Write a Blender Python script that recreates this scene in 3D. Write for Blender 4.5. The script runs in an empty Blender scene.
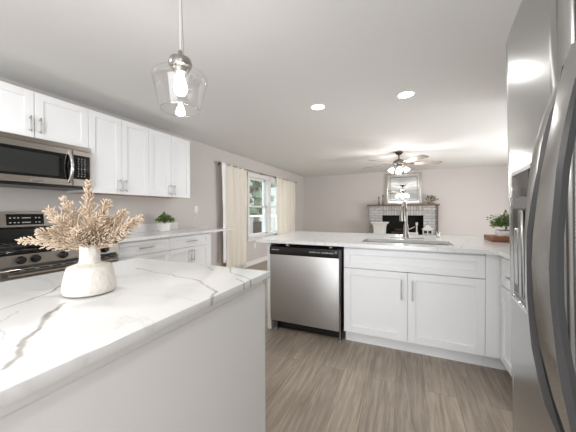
import bpy, bmesh, math, random
from mathutils import Vector, Matrix
random.seed(7)
scene = bpy.context.scene
COL = scene.collection

# ------------------------------------------------------------------ camera
F_PX = 264.657
cam_data = bpy.data.cameras.new('camera')
cam_data.sensor_fit = 'HORIZONTAL'
cam_data.sensor_width = 36.0
cam_data.lens = F_PX / 576 * 36.0
cam_data.shift_y = -(216.0 - 212.955) / 576.0
cam_data.clip_start = 0.02
cam = bpy.data.objects.new('camera', cam_data)
COL.objects.link(cam)
yaw, pit, rol = math.radians(24.004), math.radians(0.409), math.radians(0.197)
rgt = Vector((math.cos(yaw), math.sin(yaw), 0)); fw0 = Vector((-math.sin(yaw), math.cos(yaw), 0)); up0 = Vector((0, 0, 1))
fwd = fw0 * math.cos(pit) - up0 * math.sin(pit)
upv = up0 * math.cos(pit) + fw0 * math.sin(pit)
cr = rgt * math.cos(rol) - upv * math.sin(rol)
cu = rgt * math.sin(rol) + upv * math.cos(rol)
mw = Matrix((cr, cu, -fwd)).transposed().to_4x4()
mw.translation = Vector((3.1218, 0.0179, 1.1955))
cam.matrix_world = mw
scene.camera = cam

# ------------------------------------------------------------------ world, exposure, big lights
world = bpy.data.worlds.new('overcast_sky')
scene.world = world
world.use_nodes = True
bgn = world.node_tree.nodes['Background']
bgn.inputs[0].default_value = (0.86, 0.93, 1.0, 1)
bgn.inputs[1].default_value = 3.0
scene.cycles.caustics_reflective = False
scene.cycles.caustics_refractive = False
vs = scene.view_settings
vs.view_transform = 'Standard'; vs.look = 'None'; vs.gamma = 1.0; vs.use_curve_mapping = False
vs.exposure = 0.39

H = 2.336          # ceiling
YB = 8.307         # fireplace wall
XR = 6.3           # far right wall of the family room
YF = -2.8          # wall behind the camera


def area(name, loc, rot, sx, sy, power, color=(1, 1, 1), shape='RECTANGLE', spread=None):
    l = bpy.data.lights.new(name, 'AREA')
    l.shape = shape; l.size = sx; l.size_y = sy; l.energy = power; l.color = color
    if spread: l.spread = spread
    o = bpy.data.objects.new(name, l); COL.objects.link(o)
    o.location = loc; o.rotation_euler = rot
    return o


R90 = math.pi / 2
# soft fill light added behind the camera, shining into the kitchen
area('daylight_patio_door', (3.05, YF + 0.05, 1.0), (R90, 0, 0), 2.6, 1.9, 95, (0.91, 0.955, 1.0))
# upward fill light added behind the camera to brighten the ceiling
area('ceiling_fill', (2.75, -1.5, 1.2), (math.pi, 0, 0), 1.4, 1.4, 20, (.96, .98, 1.0))
area('family_side_fill', (XR - 0.05, 5.3, 0.85), (0, R90, 0), 1.3, 2.6, 86, (0.94, 0.97, 1.0))  # unseen side fill added to brighten the family room

# ------------------------------------------------------------------ materials


def lin(h):
    h = h.lstrip('#')
    out = []
    for i in (0, 2, 4):
        c = int(h[i:i + 2], 16) / 255
        out.append(c / 12.92 if c <= 0.04045 else ((c + 0.055) / 1.055) ** 2.4)
    return (*out, 1)


def newmat(name):
    m = bpy.data.materials.new(name); m.use_nodes = True
    nt = m.node_tree
    return m, nt, nt.nodes['Principled BSDF']


def N(nt, typ, **kw):
    n = nt.nodes.new(typ)
    for k, v in kw.items():
        setattr(n, k, v)
    return n


def simple(name, hexc, rough=0.5, metal=0.0, noise=0.0, nscale=40.0, bump=0.0, stretch=None, spec=None, coat=0.0):
    m, nt, b = newmat(name)
    b.inputs['Base Color'].default_value = lin(hexc)
    b.inputs['Roughness'].default_value = rough
    b.inputs['Metallic'].default_value = metal
    if spec is not None: b.inputs['Specular IOR Level'].default_value = spec
    if coat: b.inputs['Coat Weight'].default_value = coat
    tc = N(nt, 'ShaderNodeTexCoord'); mp = N(nt, 'ShaderNodeMapping')
    nt.links.new(tc.outputs['Object'], mp.inputs[0])
    if stretch: mp.inputs['Scale'].default_value = stretch
    nz = N(nt, 'ShaderNodeTexNoise'); nz.inputs['Scale'].default_value = nscale; nz.inputs['Detail'].default_value = 4
    nt.links.new(mp.outputs[0], nz.inputs['Vector'])
    if noise:
        mx = N(nt, 'ShaderNodeMix', data_type='RGBA', blend_type='MULTIPLY')
        mx.inputs[0].default_value = noise
        mx.inputs[6].default_value = lin(hexc)
        cr_ = N(nt, 'ShaderNodeValToRGB')
        cr_.color_ramp.elements[0].position = 0.3; cr_.color_ramp.elements[1].position = 0.7
        cr_.color_ramp.elements[0].color = (0.35, 0.35, 0.35, 1)
        nt.links.new(nz.outputs['Fac'], cr_.inputs[0]); nt.links.new(cr_.outputs[0], mx.inputs[7])
        nt.links.new(mx.outputs[2], b.inputs['Base Color'])
    if bump:
        bp = N(nt, 'ShaderNodeBump'); bp.inputs['Strength'].default_value = bump; bp.inputs['Distance'].default_value = 0.01
        nt.links.new(nz.outputs['Fac'], bp.inputs['Height']); nt.links.new(bp.outputs[0], b.inputs['Normal'])
    return m


def emit(name, color, strength):
    m, nt, b = newmat(name)
    b.inputs['Base Color'].default_value = (*color, 1)
    b.inputs['Emission Color'].default_value = (*color, 1)
    b.inputs['Emission Strength'].default_value = strength
    return m


def thin_glass(name, gloss=0.06, tint=(1, 1, 1), rim=0.0):
    m, nt, b = newmat(name)
    nt.nodes.remove(b)
    out = nt.nodes['Material Output']
    tr = N(nt, 'ShaderNodeBsdfTransparent'); tr.inputs[0].default_value = (*tint, 1)
    gl = N(nt, 'ShaderNodeBsdfGlossy'); gl.inputs['Roughness'].default_value = 0.03
    lw = N(nt, 'ShaderNodeLayerWeight'); lw.inputs['Blend'].default_value = 0.25
    mu = N(nt, 'ShaderNodeMath', operation='MULTIPLY_ADD'); mu.inputs[1].default_value = 0.55 + rim; mu.inputs[2].default_value = gloss
    nt.links.new(lw.outputs['Facing'], mu.inputs[0])
    mx = N(nt, 'ShaderNodeMixShader')
    nt.links.new(mu.outputs[0], mx.inputs[0]); nt.links.new(tr.outputs[0], mx.inputs[1]); nt.links.new(gl.outputs[0], mx.inputs[2])
    nt.links.new(mx.outputs[0], out.inputs[0])
    return m


def quartz(name, segs, base='#e9e9e9', faint=0.25):
    """white quartz; veins follow the given polylines (world x, y) with a noisy edge"""
    m, nt, b = newmat(name)
    L = nt.links.new
    geo = N(nt, 'ShaderNodeNewGeometry')
    nz = N(nt, 'ShaderNodeTexNoise'); nz.inputs['Scale'].default_value = 9; nz.inputs['Detail'].default_value = 5
    L(geo.outputs['Position'], nz.inputs['Vector'])
    sub = N(nt, 'ShaderNodeVectorMath', operation='SUBTRACT'); sub.inputs[1].default_value = (0.5, 0.5, 0.5)
    L(nz.outputs['Color'], sub.inputs[0])
    sc = N(nt, 'ShaderNodeVectorMath', operation='SCALE'); sc.inputs['Scale'].default_value = 0.07
    L(sub.outputs[0], sc.inputs[0])
    add = N(nt, 'ShaderNodeVectorMath', operation='ADD')
    L(geo.outputs['Position'], add.inputs[0]); L(sc.outputs[0], add.inputs[1])
    flat = N(nt, 'ShaderNodeVectorMath', operation='MULTIPLY'); flat.inputs[1].default_value = (1, 1, 0)
    L(add.outputs[0], flat.inputs[0])
    P = flat.outputs[0]
    acc = None
    for (a, c, w, s) in segs:
        a = Vector((a[0], a[1], 0)); c = Vector((c[0], c[1], 0)); d = c - a; ln2 = d.length_squared
        s1 = N(nt, 'ShaderNodeVectorMath', operation='SUBTRACT'); s1.inputs[1].default_value = a; L(P, s1.inputs[0])
        dt = N(nt, 'ShaderNodeVectorMath', operation='DOT_PRODUCT'); dt.inputs[1].default_value = d / ln2; L(s1.outputs[0], dt.inputs[0])
        cl = N(nt, 'ShaderNodeClamp'); L(dt.outputs['Value'], cl.inputs[0])
        pr = N(nt, 'ShaderNodeVectorMath', operation='SCALE'); pr.inputs[0].default_value = d; L(cl.outputs[0], pr.inputs['Scale'])
        di = N(nt, 'ShaderNodeVectorMath', operation='DISTANCE'); L(s1.outputs[0], di.inputs[0]); L(pr.outputs[0], di.inputs[1])
        mr = N(nt, 'ShaderNodeMapRange', interpolation_type='SMOOTHSTEP')
        mr.inputs['From Min'].default_value = w * 0.25; mr.inputs['From Max'].default_value = w
        mr.inputs['To Min'].default_value = s; mr.inputs['To Max'].default_value = 0.0
        L(di.outputs['Value'], mr.inputs['Value'])
        if acc is None: acc = mr.outputs[0]
        else:
            mxm = N(nt, 'ShaderNodeMath', operation='MAXIMUM'); L(acc, mxm.inputs[0]); L(mr.outputs[0], mxm.inputs[1]); acc = mxm.outputs[0]
    # patchy strength along each vein
    n2 = N(nt, 'ShaderNodeTexNoise'); n2.inputs['Scale'].default_value = 14
    L(geo.outputs['Position'], n2.inputs['Vector'])
    mr2 = N(nt, 'ShaderNodeMapRange'); mr2.inputs['From Min'].default_value = 0.3; mr2.inputs['From Max'].default_value = 0.6; mr2.inputs['To Min'].default_value = 0.5
    L(n2.outputs['Fac'], mr2.inputs['Value'])
    # faint free veins all over
    n3 = N(nt, 'ShaderNodeTexNoise'); n3.inputs['Scale'].default_value = 1.7; n3.inputs['Detail'].default_value = 6; n3.inputs['Distortion'].default_value = 0.8
    L(geo.outputs['Position'], n3.inputs['Vector'])
    ab = N(nt, 'ShaderNodeMath', operation='SUBTRACT'); ab.inputs[1].default_value = 0.5; L(n3.outputs['Fac'], ab.inputs[0])
    ab2 = N(nt, 'ShaderNodeMath', operation='ABSOLUTE'); L(ab.outputs[0], ab2.inputs[0])
    mr3 = N(nt, 'ShaderNodeMapRange', interpolation_type='SMOOTHSTEP'); mr3.inputs['From Min'].default_value = 0.0; mr3.inputs['From Max'].default_value = 0.012
    mr3.inputs['To Min'].default_value = faint; mr3.inputs['To Max'].default_value = 0.0
    L(ab2.outputs[0], mr3.inputs['Value'])
    if acc is not None:
        ml = N(nt, 'ShaderNodeMath', operation='MULTIPLY'); L(acc, ml.inputs[0]); L(mr2.outputs[0], ml.inputs[1])
        fin = N(nt, 'ShaderNodeMath', operation='MAXIMUM'); L(ml.outputs[0], fin.inputs[0]); L(mr3.outputs[0], fin.inputs[1]); fac = fin.outputs[0]
    else: fac = mr3.outputs[0]
    mx = N(nt, 'ShaderNodeMix', data_type='RGBA')
    mx.inputs[6].default_value = lin(base); mx.inputs[7].default_value = lin('#8d8780')
    L(fac, mx.inputs[0]); L(mx.outputs[2], b.inputs['Base Color'])
    b.inputs['Roughness'].default_value = 0.16
    return m


def planks(name):
    m, nt, b = newmat(name); L = nt.links.new
    geo = N(nt, 'ShaderNodeNewGeometry')
    sp = N(nt, 'ShaderNodeSeparateXYZ'); L(geo.outputs['Position'], sp.inputs[0])
    cb = N(nt, 'ShaderNodeCombineXYZ'); L(sp.outputs[1], cb.inputs[0]); L(sp.outputs[0], cb.inputs[1])
    bk = N(nt, 'ShaderNodeTexBrick'); bk.offset = 0.37; bk.offset_frequency = 2
    bk.inputs['Scale'].default_value = 1; bk.inputs['Mortar Size'].default_value = 0.0012; bk.inputs['Mortar Smooth'].default_value = 0.4
    bk.inputs['Brick Width'].default_value = 1.22; bk.inputs['Row Height'].default_value = 0.18; bk.inputs['Bias'].default_value = 0.0
    bk.inputs['Color1'].default_value = lin('#b9ac9c'); bk.inputs['Color2'].default_value = lin('#a2968a'); bk.inputs['Mortar'].default_value = lin('#75695d')
    L(cb.outputs[0], bk.inputs['Vector'])
    mp = N(nt, 'ShaderNodeMapping'); mp.inputs['Scale'].default_value = (1.0, 14, 1); L(cb.outputs[0], mp.inputs[0])
    vadd = N(nt, 'ShaderNodeVectorMath', operation='ADD'); L(mp.outputs[0], vadd.inputs[0])
    vsc = N(nt, 'ShaderNodeVectorMath', operation='SCALE'); vsc.inputs['Scale'].default_value = 7; L(bk.outputs['Color'], vsc.inputs[0]); L(vsc.outputs[0], vadd.inputs[1])
    n1 = N(nt, 'ShaderNodeTexNoise'); n1.inputs['Scale'].default_value = 3.2; n1.inputs['Detail'].default_value = 8; n1.inputs['Roughness'].default_value = 0.62; n1.inputs['Distortion'].default_value = 0.7
    L(vadd.outputs[0], n1.inputs['Vector'])
    rp = N(nt, 'ShaderNodeValToRGB'); rp.color_ramp.elements[0].position = 0.33; rp.color_ramp.elements[0].color = (0.56, 0.53, 0.50, 1)
    rp.color_ramp.elements[1].position = 0.66; rp.color_ramp.elements[1].color = (1.12, 1.11, 1.10, 1)
    L(n1.outputs['Fac'], rp.inputs[0])
    mx = N(nt, 'ShaderNodeMix', data_type='RGBA', blend_type='MULTIPLY'); mx.inputs[0].default_value = 0.85
    L(bk.outputs['Color'], mx.inputs[6]); L(rp.outputs[0], mx.inputs[7]); L(mx.outputs[2], b.inputs['Base Color'])
    b.inputs['Roughness'].default_value = 0.42
    bp = N(nt, 'ShaderNodeBump'); bp.inputs['Strength'].default_value = 0.12; bp.inputs['Distance'].default_value = 0.004
    L(n1.outputs['Fac'], bp.inputs['Height']); L(bp.outputs[0], b.inputs['Normal'])
    return m


def brick(name, w, h, c1, c2, mortar, offset=0.5):
    m, nt, b = newmat(name); L = nt.links.new
    geo = N(nt, 'ShaderNodeNewGeometry')
    sp = N(nt, 'ShaderNodeSeparateXYZ'); L(geo.outputs['Position'], sp.inputs[0])
    ad = N(nt, 'ShaderNodeMath', operation='ADD'); L(sp.outputs[0], ad.inputs[0]); L(sp.outputs[1], ad.inputs[1])
    cb = N(nt, 'ShaderNodeCombineXYZ'); L(ad.outputs[0], cb.inputs[0]); L(sp.outputs[2], cb.inputs[1])
    bk = N(nt, 'ShaderNodeTexBrick'); bk.offset = offset
    bk.inputs['Scale'].default_value = 1; bk.inputs['Mortar Size'].default_value = 0.011; bk.inputs['Mortar Smooth'].default_value = 0.2
    bk.inputs['Brick Width'].default_value = w; bk.inputs['Row Height'].default_value = h
    bk.inputs['Color1'].default_value = lin(c1); bk.inputs['Color2'].default_value = lin(c2); bk.inputs['Mortar'].default_value = lin(mortar)
    L(cb.outputs[0], bk.inputs['Vector'])
    nz = N(nt, 'ShaderNodeTexNoise'); nz.inputs['Scale'].default_value = 18; nz.inputs['Detail'].default_value = 4
    L(geo.outputs['Position'], nz.inputs['Vector'])
    mx = N(nt, 'ShaderNodeMix', data_type='RGBA', blend_type='MULTIPLY'); mx.inputs[0].default_value = 0.5
    L(bk.outputs['Color'], mx.inputs[6]); L(nz.outputs['Fac'], mx.inputs[7])
    br = N(nt, 'ShaderNodeBrightContrast'); br.inputs['Bright'].default_value = 0.08; L(mx.outputs[2], br.inputs[0])
    L(br.outputs[0], b.inputs['Base Color'])
    b.inputs['Roughness'].default_value = 0.9
    bp = N(nt, 'ShaderNodeBump', invert=True); bp.inputs['Strength'].default_value = 0.6; bp.inputs['Distance'].default_value = 0.01
    L(bk.outputs['Fac'], bp.inputs['Height']); L(bp.outputs[0], b.inputs['Normal'])
    return m


def fabric(name, hexc, transl=0.35):
    m, nt, b = newmat(name); L = nt.links.new
    b.inputs['Base Color'].default_value = lin(hexc); b.inputs['Roughness'].default_value = 0.9
    out = nt.nodes['Material Output']
    t = N(nt, 'ShaderNodeBsdfTranslucent'); t.inputs[0].default_value = lin(hexc)
    wv = N(nt, 'ShaderNodeTexNoise'); wv.inputs['Scale'].default_value = 220
    bp = N(nt, 'ShaderNodeBump'); bp.inputs['Strength'].default_value = 0.15; bp.inputs['Distance'].default_value = 0.002
    L(wv.outputs['Fac'], bp.inputs['Height']); L(bp.outputs[0], b.inputs['Normal'])
    mx = N(nt, 'ShaderNodeMixShader'); mx.inputs[0].default_value = transl
    L(b.outputs[0], mx.inputs[1]); L(t.outputs[0], mx.inputs[2]); L(mx.outputs[0], out.inputs[0])
    return m


def steel(name, hexc='#b4b2ae', rough=0.28, axis='z'):
    st = {'z': (700, 700, 4), 'y': (700, 4, 700), 'x': (4, 700, 700)}[axis]
    m, nt, b = newmat(name); L = nt.links.new
    b.inputs['Base Color'].default_value = lin(hexc); b.inputs['Metallic'].default_value = 1.0
    tc = N(nt, 'ShaderNodeTexCoord'); mp = N(nt, 'ShaderNodeMapping'); mp.inputs['Scale'].default_value = st
    L(tc.outputs['Object'], mp.inputs[0])
    nz = N(nt, 'ShaderNodeTexNoise'); nz.inputs['Scale'].default_value = 1.0; nz.inputs['Detail'].default_value = 3
    L(mp.outputs[0], nz.inputs['Vector'])
    mr = N(nt, 'ShaderNodeMapRange'); mr.inputs['To Min'].default_value = rough - 0.02; mr.inputs['To Max'].default_value = rough + 0.03
    L(nz.outputs['Fac'], mr.inputs['Value']); L(mr.outputs[0], b.inputs['Roughness'])
    bp = N(nt, 'ShaderNodeBump'); bp.inputs['Strength'].default_value = 0.004; bp.inputs['Distance'].default_value = 0.0005
    L(nz.outputs['Fac'], bp.inputs['Height']); L(bp.outputs[0], b.inputs['Normal'])
    return m


MT = {}
MT['wall'] = simple('wall_paint', '#cfc9c5', 0.75, bump=0.02, nscale=300)
MT['ceiling'] = simple('ceiling_paint', '#e9e8e6', 0.85, bump=0.03, nscale=200)
MT['floor'] = planks('grey_oak_planks')
MT['trim'] = simple('white_trim', '#eeedeb', 0.4)
MT['cab'] = simple('white_cabinet', '#edeeef', 0.36)
MT['cabin'] = simple('cabinet_underside', '#c9a78e', 0.6)
MT['panel'] = simple('island_panel', '#e4e3e1', 0.45)
MT['steel'] = steel('brushed_steel', '#adadac', 0.24, 'z')
MT['steelh'] = steel('brushed_steel_horizontal', '#98928a', 0.30, 'y')
MT['steelx'] = steel('brushed_steel_across', '#b9b8b6', 0.42, 'x')
MT['dwsteel'] = steel('dishwasher_steel', '#bdbcbb', 0.47, 'z')
MT['chrome'] = simple('chrome', '#dcdcdc', 0.12, 1.0)
MT['nickel'] = simple('brushed_nickel', '#9d9994', 0.3, 1.0)
MT['pull'] = simple('pull_metal', '#b4b1ad', 0.36, 1.0)
MT['black'] = simple('black_plastic', '#101010', 0.3)
MT['blackgl'] = simple('black_glass', '#070707', 0.06)
MT['ovenglass'] = simple('dark_mesh_glass', '#2c2e2d', 0.12)
MT['iron'] = simple('cast_iron', '#161616', 0.55)
MT['mark'] = simple('white_marking', '#c9c9c9', 0.5)
MT['rubber'] = simple('dark_rubber', '#1c1c1c', 0.8)
MT['grey'] = simple('grey_plastic', '#6f7173', 0.4)
MT['ceramic'] = simple('rough_white_ceramic', '#e6e1da', 0.85, bump=0.5, nscale=55)
MT['ceramic2'] = simple('smooth_white_ceramic', '#ecebe8', 0.35)
MT['plume'] = simple('dried_plume', '#dfccb7', 0.9, noise=0.2, nscale=120)
MT['stem'] = simple('dried_stem', '#a58a68', 0.9)
MT['leaf'] = simple('leaf_green', '#5d7a3a', 0.5, noise=0.5, nscale=60)
MT['leaf2'] = simple('leaf_light_green', '#7f9a4c', 0.5, noise=0.5, nscale=60)
MT['soil'] = simple('soil', '#3c2e24', 0.95)
MT['board'] = simple('warm_wood', '#8d5634', 0.45, noise=0.6, nscale=6, stretch=(3, 18, 18))
MT['mantel'] = simple('brown_wood', '#7d6454', 0.6, noise=0.5, nscale=5, stretch=(3, 20, 20))
MT['blade'] = simple('fan_blade_wood', '#a89a8c', 0.5, noise=0.35, nscale=8)
MT['fanmetal'] = simple('fan_nickel', '#97918a', 0.3, 1.0)
MT['bricks'] = brick('whitewashed_brick', 0.21, 0.075, '#d4d2cf', '#b5b2af', '#9d9a97')
MT['bricksv'] = brick('whitewashed_soldier_brick', 0.07, 0.30, '#d6d2cd', '#b3aca6', '#8f8c89', 0.0)
MT['soot'] = simple('soot_black', '#121110', 0.95, bump=0.4, nscale=20)
MT['log'] = simple('charred_log', '#4a3b30', 0.95, noise=0.6, nscale=20, bump=0.6)
MT['curtain'] = fabric('cream_curtain', '#fbf5ea', 0.22)
MT['lining'] = fabric('white_lining', '#ffffff', 0.05)
MT['rod'] = simple('antique_rod', '#85786b', 0.4, 0.6)
MT['silver'] = simple('silver_frame', '#d9d4cb', 0.35, 0.6, noise=0.3, nscale=30)
MT['mirror'] = simple('mirror_glass', '#e8ecec', 0.02, 1.0)
MT['candle'] = simple('dark_bronze', '#5b4538', 0.5, 0.4)
MT['candlewax'] = simple('tan_candle', '#a58e78', 0.6)
MT['pink'] = simple('dusty_pink_petals', '#b39a94', 0.8, noise=0.4, nscale=60)
MT['basket'] = simple('white_wicker', '#e3dfd9', 0.9, noise=0.35, nscale=45, bump=0.5)
MT['basketband'] = simple('tan_wicker', '#bb9a80', 0.9, noise=0.35, nscale=45, bump=0.5)
MT['whitewood'] = simple('whitewashed_wood', '#dddad6', 0.8, noise=0.2, nscale=20)
MT['darkpane'] = simple('dark_lantern_pane', '#3a3a3a', 0.2)
MT['bulb'] = emit('lit_bulb', (1.0, 0.95, 0.86), 14)
MT['lamp'] = emit('lit_diffuser', (1.0, 0.97, 0.93), 9)
MT['shade'] = emit('lit_frosted_shade', (1.0, 0.98, 0.95), 2.2)
MT['glass'] = thin_glass('clear_glass', 0.045)
MT['glassrim'] = thin_glass('glass_edge', 0.45)
MT['pane'] = thin_glass('window_glass', 0.04, (0.93, 0.95, 0.95))
MT['grass'] = simple('lawn', '#8b9477', 0.95, noise=0.5, nscale=8)
MT['foliage'] = simple('tree_foliage', '#6f7f62', 0.8, noise=0.6, nscale=14)
MT['bark'] = simple('tree_bark', '#7a7067', 0.9, noise=0.4, nscale=20)
MT['siding'] = simple('grey_siding', '#b9b8b4', 0.8, noise=0.3, nscale=6, stretch=(1, 1, 14))
MT['roof'] = simple('house_roof', '#77706c', 0.9)
MT['patiowhite'] = simple('patio_white', '#f3efec', 0.5)
MT['crate'] = simple('brown_crate', '#4c4038', 0.8, noise=0.4, nscale=12)

# ------------------------------------------------------------------ mesh builder


def xf_id(p): return p


def frame(O, U, Nn):
    """local (u along the width, d outwards from the face, z up) to world"""
    O = Vector(O); U = Vector(U); Nn = Vector(Nn)
    return lambda p: O + U * p[0] + Nn * p[1] + Vector((0, 0, p[2]))


class MB:
    def __init__(self, T=None):
        self.bm = bmesh.new(); self.T = T or (lambda p: Vector(p))

    def _add(self, bm2):
        for v in bm2.verts: v.co = self.T(v.co)
        me = bpy.data.meshes.new('tmp'); bm2.to_mesh(me); bm2.free()
        self.bm.from_mesh(me); bpy.data.meshes.remove(me)
        return self

    def box(self, x0, x1, y0, y1, z0, z1, bev=0.0, seg=1):
        b = bmesh.new(); bmesh.ops.create_cube(b, size=1)
        for v in b.verts:
            v.co = Vector(((x0 + x1) / 2 + v.co.x * (x1 - x0), (y0 + y1) / 2 + v.co.y * (y1 - y0), (z0 + z1) / 2 + v.co.z * (z1 - z0)))
        if bev: bmesh.ops.bevel(b, geom=b.edges[:], offset=bev, segments=seg, affect='EDGES', profile=0.5)
        return self._add(b)

    def cyl(self, p0, p1, r0, r1=None, seg=16, cap=True):
        if r1 is None: r1 = r0
        p0 = Vector(p0); p1 = Vector(p1); d = p1 - p0
        b = bmesh.new()
        bmesh.ops.create_cone(b, cap_ends=cap, segments=seg, radius1=r0, radius2=max(r1, 1e-5), depth=d.length)
        M = Matrix.Translation((p0 + p1) / 2) @ d.to_track_quat('Z', 'Y').to_matrix().to_4x4()
        bmesh.ops.transform(b, matrix=M, verts=b.verts)
        return self._add(b)

    def lathe(self, prof, c=(0, 0, 0), seg=32, ax=None):
        b = bmesh.new(); rings = []
        for r, z in prof:
            rings.append([b.verts.new((r * math.cos(2 * math.pi * i / seg), r * math.sin(2 * math.pi * i / seg), z)) for i in range(seg)])
        for a, d in zip(rings, rings[1:]):
            for i in range(seg):
                j = (i + 1) % seg; b.faces.new((a[i], a[j], d[j], d[i]))
        M = Matrix.Translation(Vector(c))
        if ax is not None: M = M @ Vector(ax).normalized().to_track_quat('Z', 'Y').to_matrix().to_4x4()
        bmesh.ops.remove_doubles(b, verts=b.verts, dist=1e-6)
        bmesh.ops.transform(b, matrix=M, verts=b.verts)
        return self._add(b)

    def tube(self, pts, r, seg=10, rs=None):
        pts = [Vector(p) for p in pts]; b = bmesh.new(); rings = []; up = Vector((0.013, 0.017, 1))
        for i, p in enumerate(pts):
            t = (pts[min(i + 1, len(pts) - 1)] - pts[max(i - 1, 0)]).normalized()
            s = t.cross(up)
            if s.length < 0.05: s = t.cross(Vector((1, 0.02, 0)))
            s.normalize(); n = s.cross(t).normalized()
            if rings and s.dot(ps) < 0: s = -s; n = -n
            ps = s
            rr = rs[i] if rs else r
            rings.append([b.verts.new(p + s * rr * math.cos(2 * math.pi * k / seg) + n * rr * math.sin(2 * math.pi * k / seg)) for k in range(seg)])
        for a, d in zip(rings, rings[1:]):
            for k in range(seg):
                j = (k + 1) % seg; b.faces.new((a[k], a[j], d[j], d[k]))
        b.faces.new(rings[0]); b.faces.new(rings[-1])
        return self._add(b)

    def loft(self, secs, cap=True):
        b = bmesh.new(); rings = [[b.verts.new(p) for p in s] for s in secs]; n = len(secs[0])
        for a, d in zip(rings, rings[1:]):
            for k in range(n):
                j = (k + 1) % n; b.faces.new((a[k], a[j], d[j], d[k]))
        if cap: b.faces.new(rings[0]); b.faces.new(rings[-1])
        return self._add(b)

    def prism(self, poly, z0, z1, bev=0.0):
        b = bmesh.new()
        f = b.faces.new([b.verts.new((x, y, z0)) for x, y in poly])
        r = bmesh.ops.extrude_face_region(b, geom=[f])
        for v in r['geom']:
            if isinstance(v, bmesh.types.BMVert): v.co.z = z1
        if bev:
            bmesh.ops.bevel(b, geom=[e for e in b.edges if abs(e.verts[0].co.z - e.verts[1].co.z) < 1e-6], offset=bev, segments=1, affect='EDGES')
        return self._add(b)

    def blob(self, c, rx, ry, rz, sub=2, jit=0.0, rot=None):
        b = bmesh.new(); bmesh.ops.create_icosphere(b, subdivisions=sub, radius=1)
        for v in b.verts:
            k = 1 + random.uniform(-jit, jit)
            v.co = Vector((v.co.x * rx * k, v.co.y * ry * k, v.co.z * rz * k))
        if rot is not None: bmesh.ops.transform(b, matrix=rot.to_4x4(), verts=b.verts)
        for v in b.verts: v.co += Vector(c)
        return self._add(b)

    def grid(self, rows):
        b = bmesh.new(); vv = [[b.verts.new(p) for p in r] for r in rows]
        for a, d in zip(vv, vv[1:]):
            for i in range(len(a) - 1): b.faces.new((a[i], a[i + 1], d[i + 1], d[i]))
        return self._add(b)

    def build(self, name, mat, parent=None, smooth=True, solid=0.0, angle=40, lab=None):
        bmesh.ops.recalc_face_normals(self.bm, faces=self.bm.faces[:])
        off = Vector((0, 0, 0))
        if parent is not None:
            p = parent
            while p is not None:
                off += p.location; p = p.parent
        else:
            xs = [v.co for v in self.bm.verts]
            off = Vector(((min(v.x for v in xs) + max(v.x for v in xs)) / 2, (min(v.y for v in xs) + max(v.y for v in xs)) / 2, min(v.z for v in xs)))
        for v in self.bm.verts: v.co -= off
        me = bpy.data.meshes.new(name); self.bm.to_mesh(me); self.bm.free()
        me.materials.append(MT[mat] if isinstance(mat, str) else mat)
        if smooth:
            me.shade_smooth()
            try: me.set_sharp_from_angle(angle=math.radians(angle))
            except Exception: pass
        o = bpy.data.objects.new(name, me); COL.objects.link(o)
        if parent is not None: o.parent = parent
        else: o.location = off
        if solid:
            md = o.modifiers.new('thickness', 'SOLIDIFY'); md.thickness = solid; md.offset = 0
        if lab: o['label'] = lab
        return o


def tag(o, label, cat, group=None, kind=None):
    o['label'] = label; o['category'] = cat
    if group: o['group'] = group
    if kind: o['kind'] = kind
    return o


def thing(name, label, cat, loc, group=None):
    o = bpy.data.objects.new(name, None); COL.objects.link(o); o.location = loc; o.empty_display_size = 0.1
    return tag(o, label, cat, group)


def struct(o):
    o['kind'] = 'structure'; return o


def copy_tree(o, loc=None, parent=None):
    c = o.copy(); COL.objects.link(c)
    if parent is not None: c.parent = parent
    if loc is not None: c.location = loc
    for ch in list(o.children): copy_tree(ch, None, c)
    return c


# ------------------------------------------------------------------ room shell
struct(MB().box(-0.12, XR + 0.1, YF - 0.1, YB + 0.1, -0.1, 0).build('floor', 'floor', smooth=False))
struct(MB().box(-0.12, XR + 0.1, YF - 0.1, YB + 0.1, H, H + 0.1).build('ceiling', 'ceiling', smooth=False))
WY0, WY1, WZ0, WZ1 = 4.93, 6.84, 0.64, 1.97      # window opening in the left wall
w = MB()
w.box(-0.16, 0, YF, WY0, 0, H).box(-0.16, 0, WY1, YB, 0, H).box(-0.16, 0, WY0, WY1, 0, WZ0).box(-0.16, 0, WY0, WY1, WZ1, H)
struct(w.build('wall_left', 'wall', smooth=False))
struct(MB().box(-0.16, XR + 0.1, YB, YB + 0.12, 0, H).build('wall_back', 'wall', smooth=False))
struct(MB().box(XR, XR + 0.1, YF, YB, 0, H).build('wall_right', 'wall', smooth=False))
struct(MB().box(-0.16, XR + 0.1, YF - 0.1, YF, 0, H).build('wall_front', 'wall', smooth=False))
struct(MB().box(4.42, 4.54, YF, 3.62, 0, H).build('wall_partition', 'wall', smooth=False))
b = MB().box(0, 0.014, 3.0, YB, 0, 0.10, 0.004).box(0, 0.024, 3.0, YB, 0, 0.02, 0.004)
struct(b.build('baseboard_left', 'trim'))
b = MB().box(0.02, 1.95, YB - 0.014, YB, 0, 0.10, 0.004).box(4.1, XR, YB - 0.014, YB, 0, 0.10, 0.004)
struct(b.build('baseboard_back', 'trim'))

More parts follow.
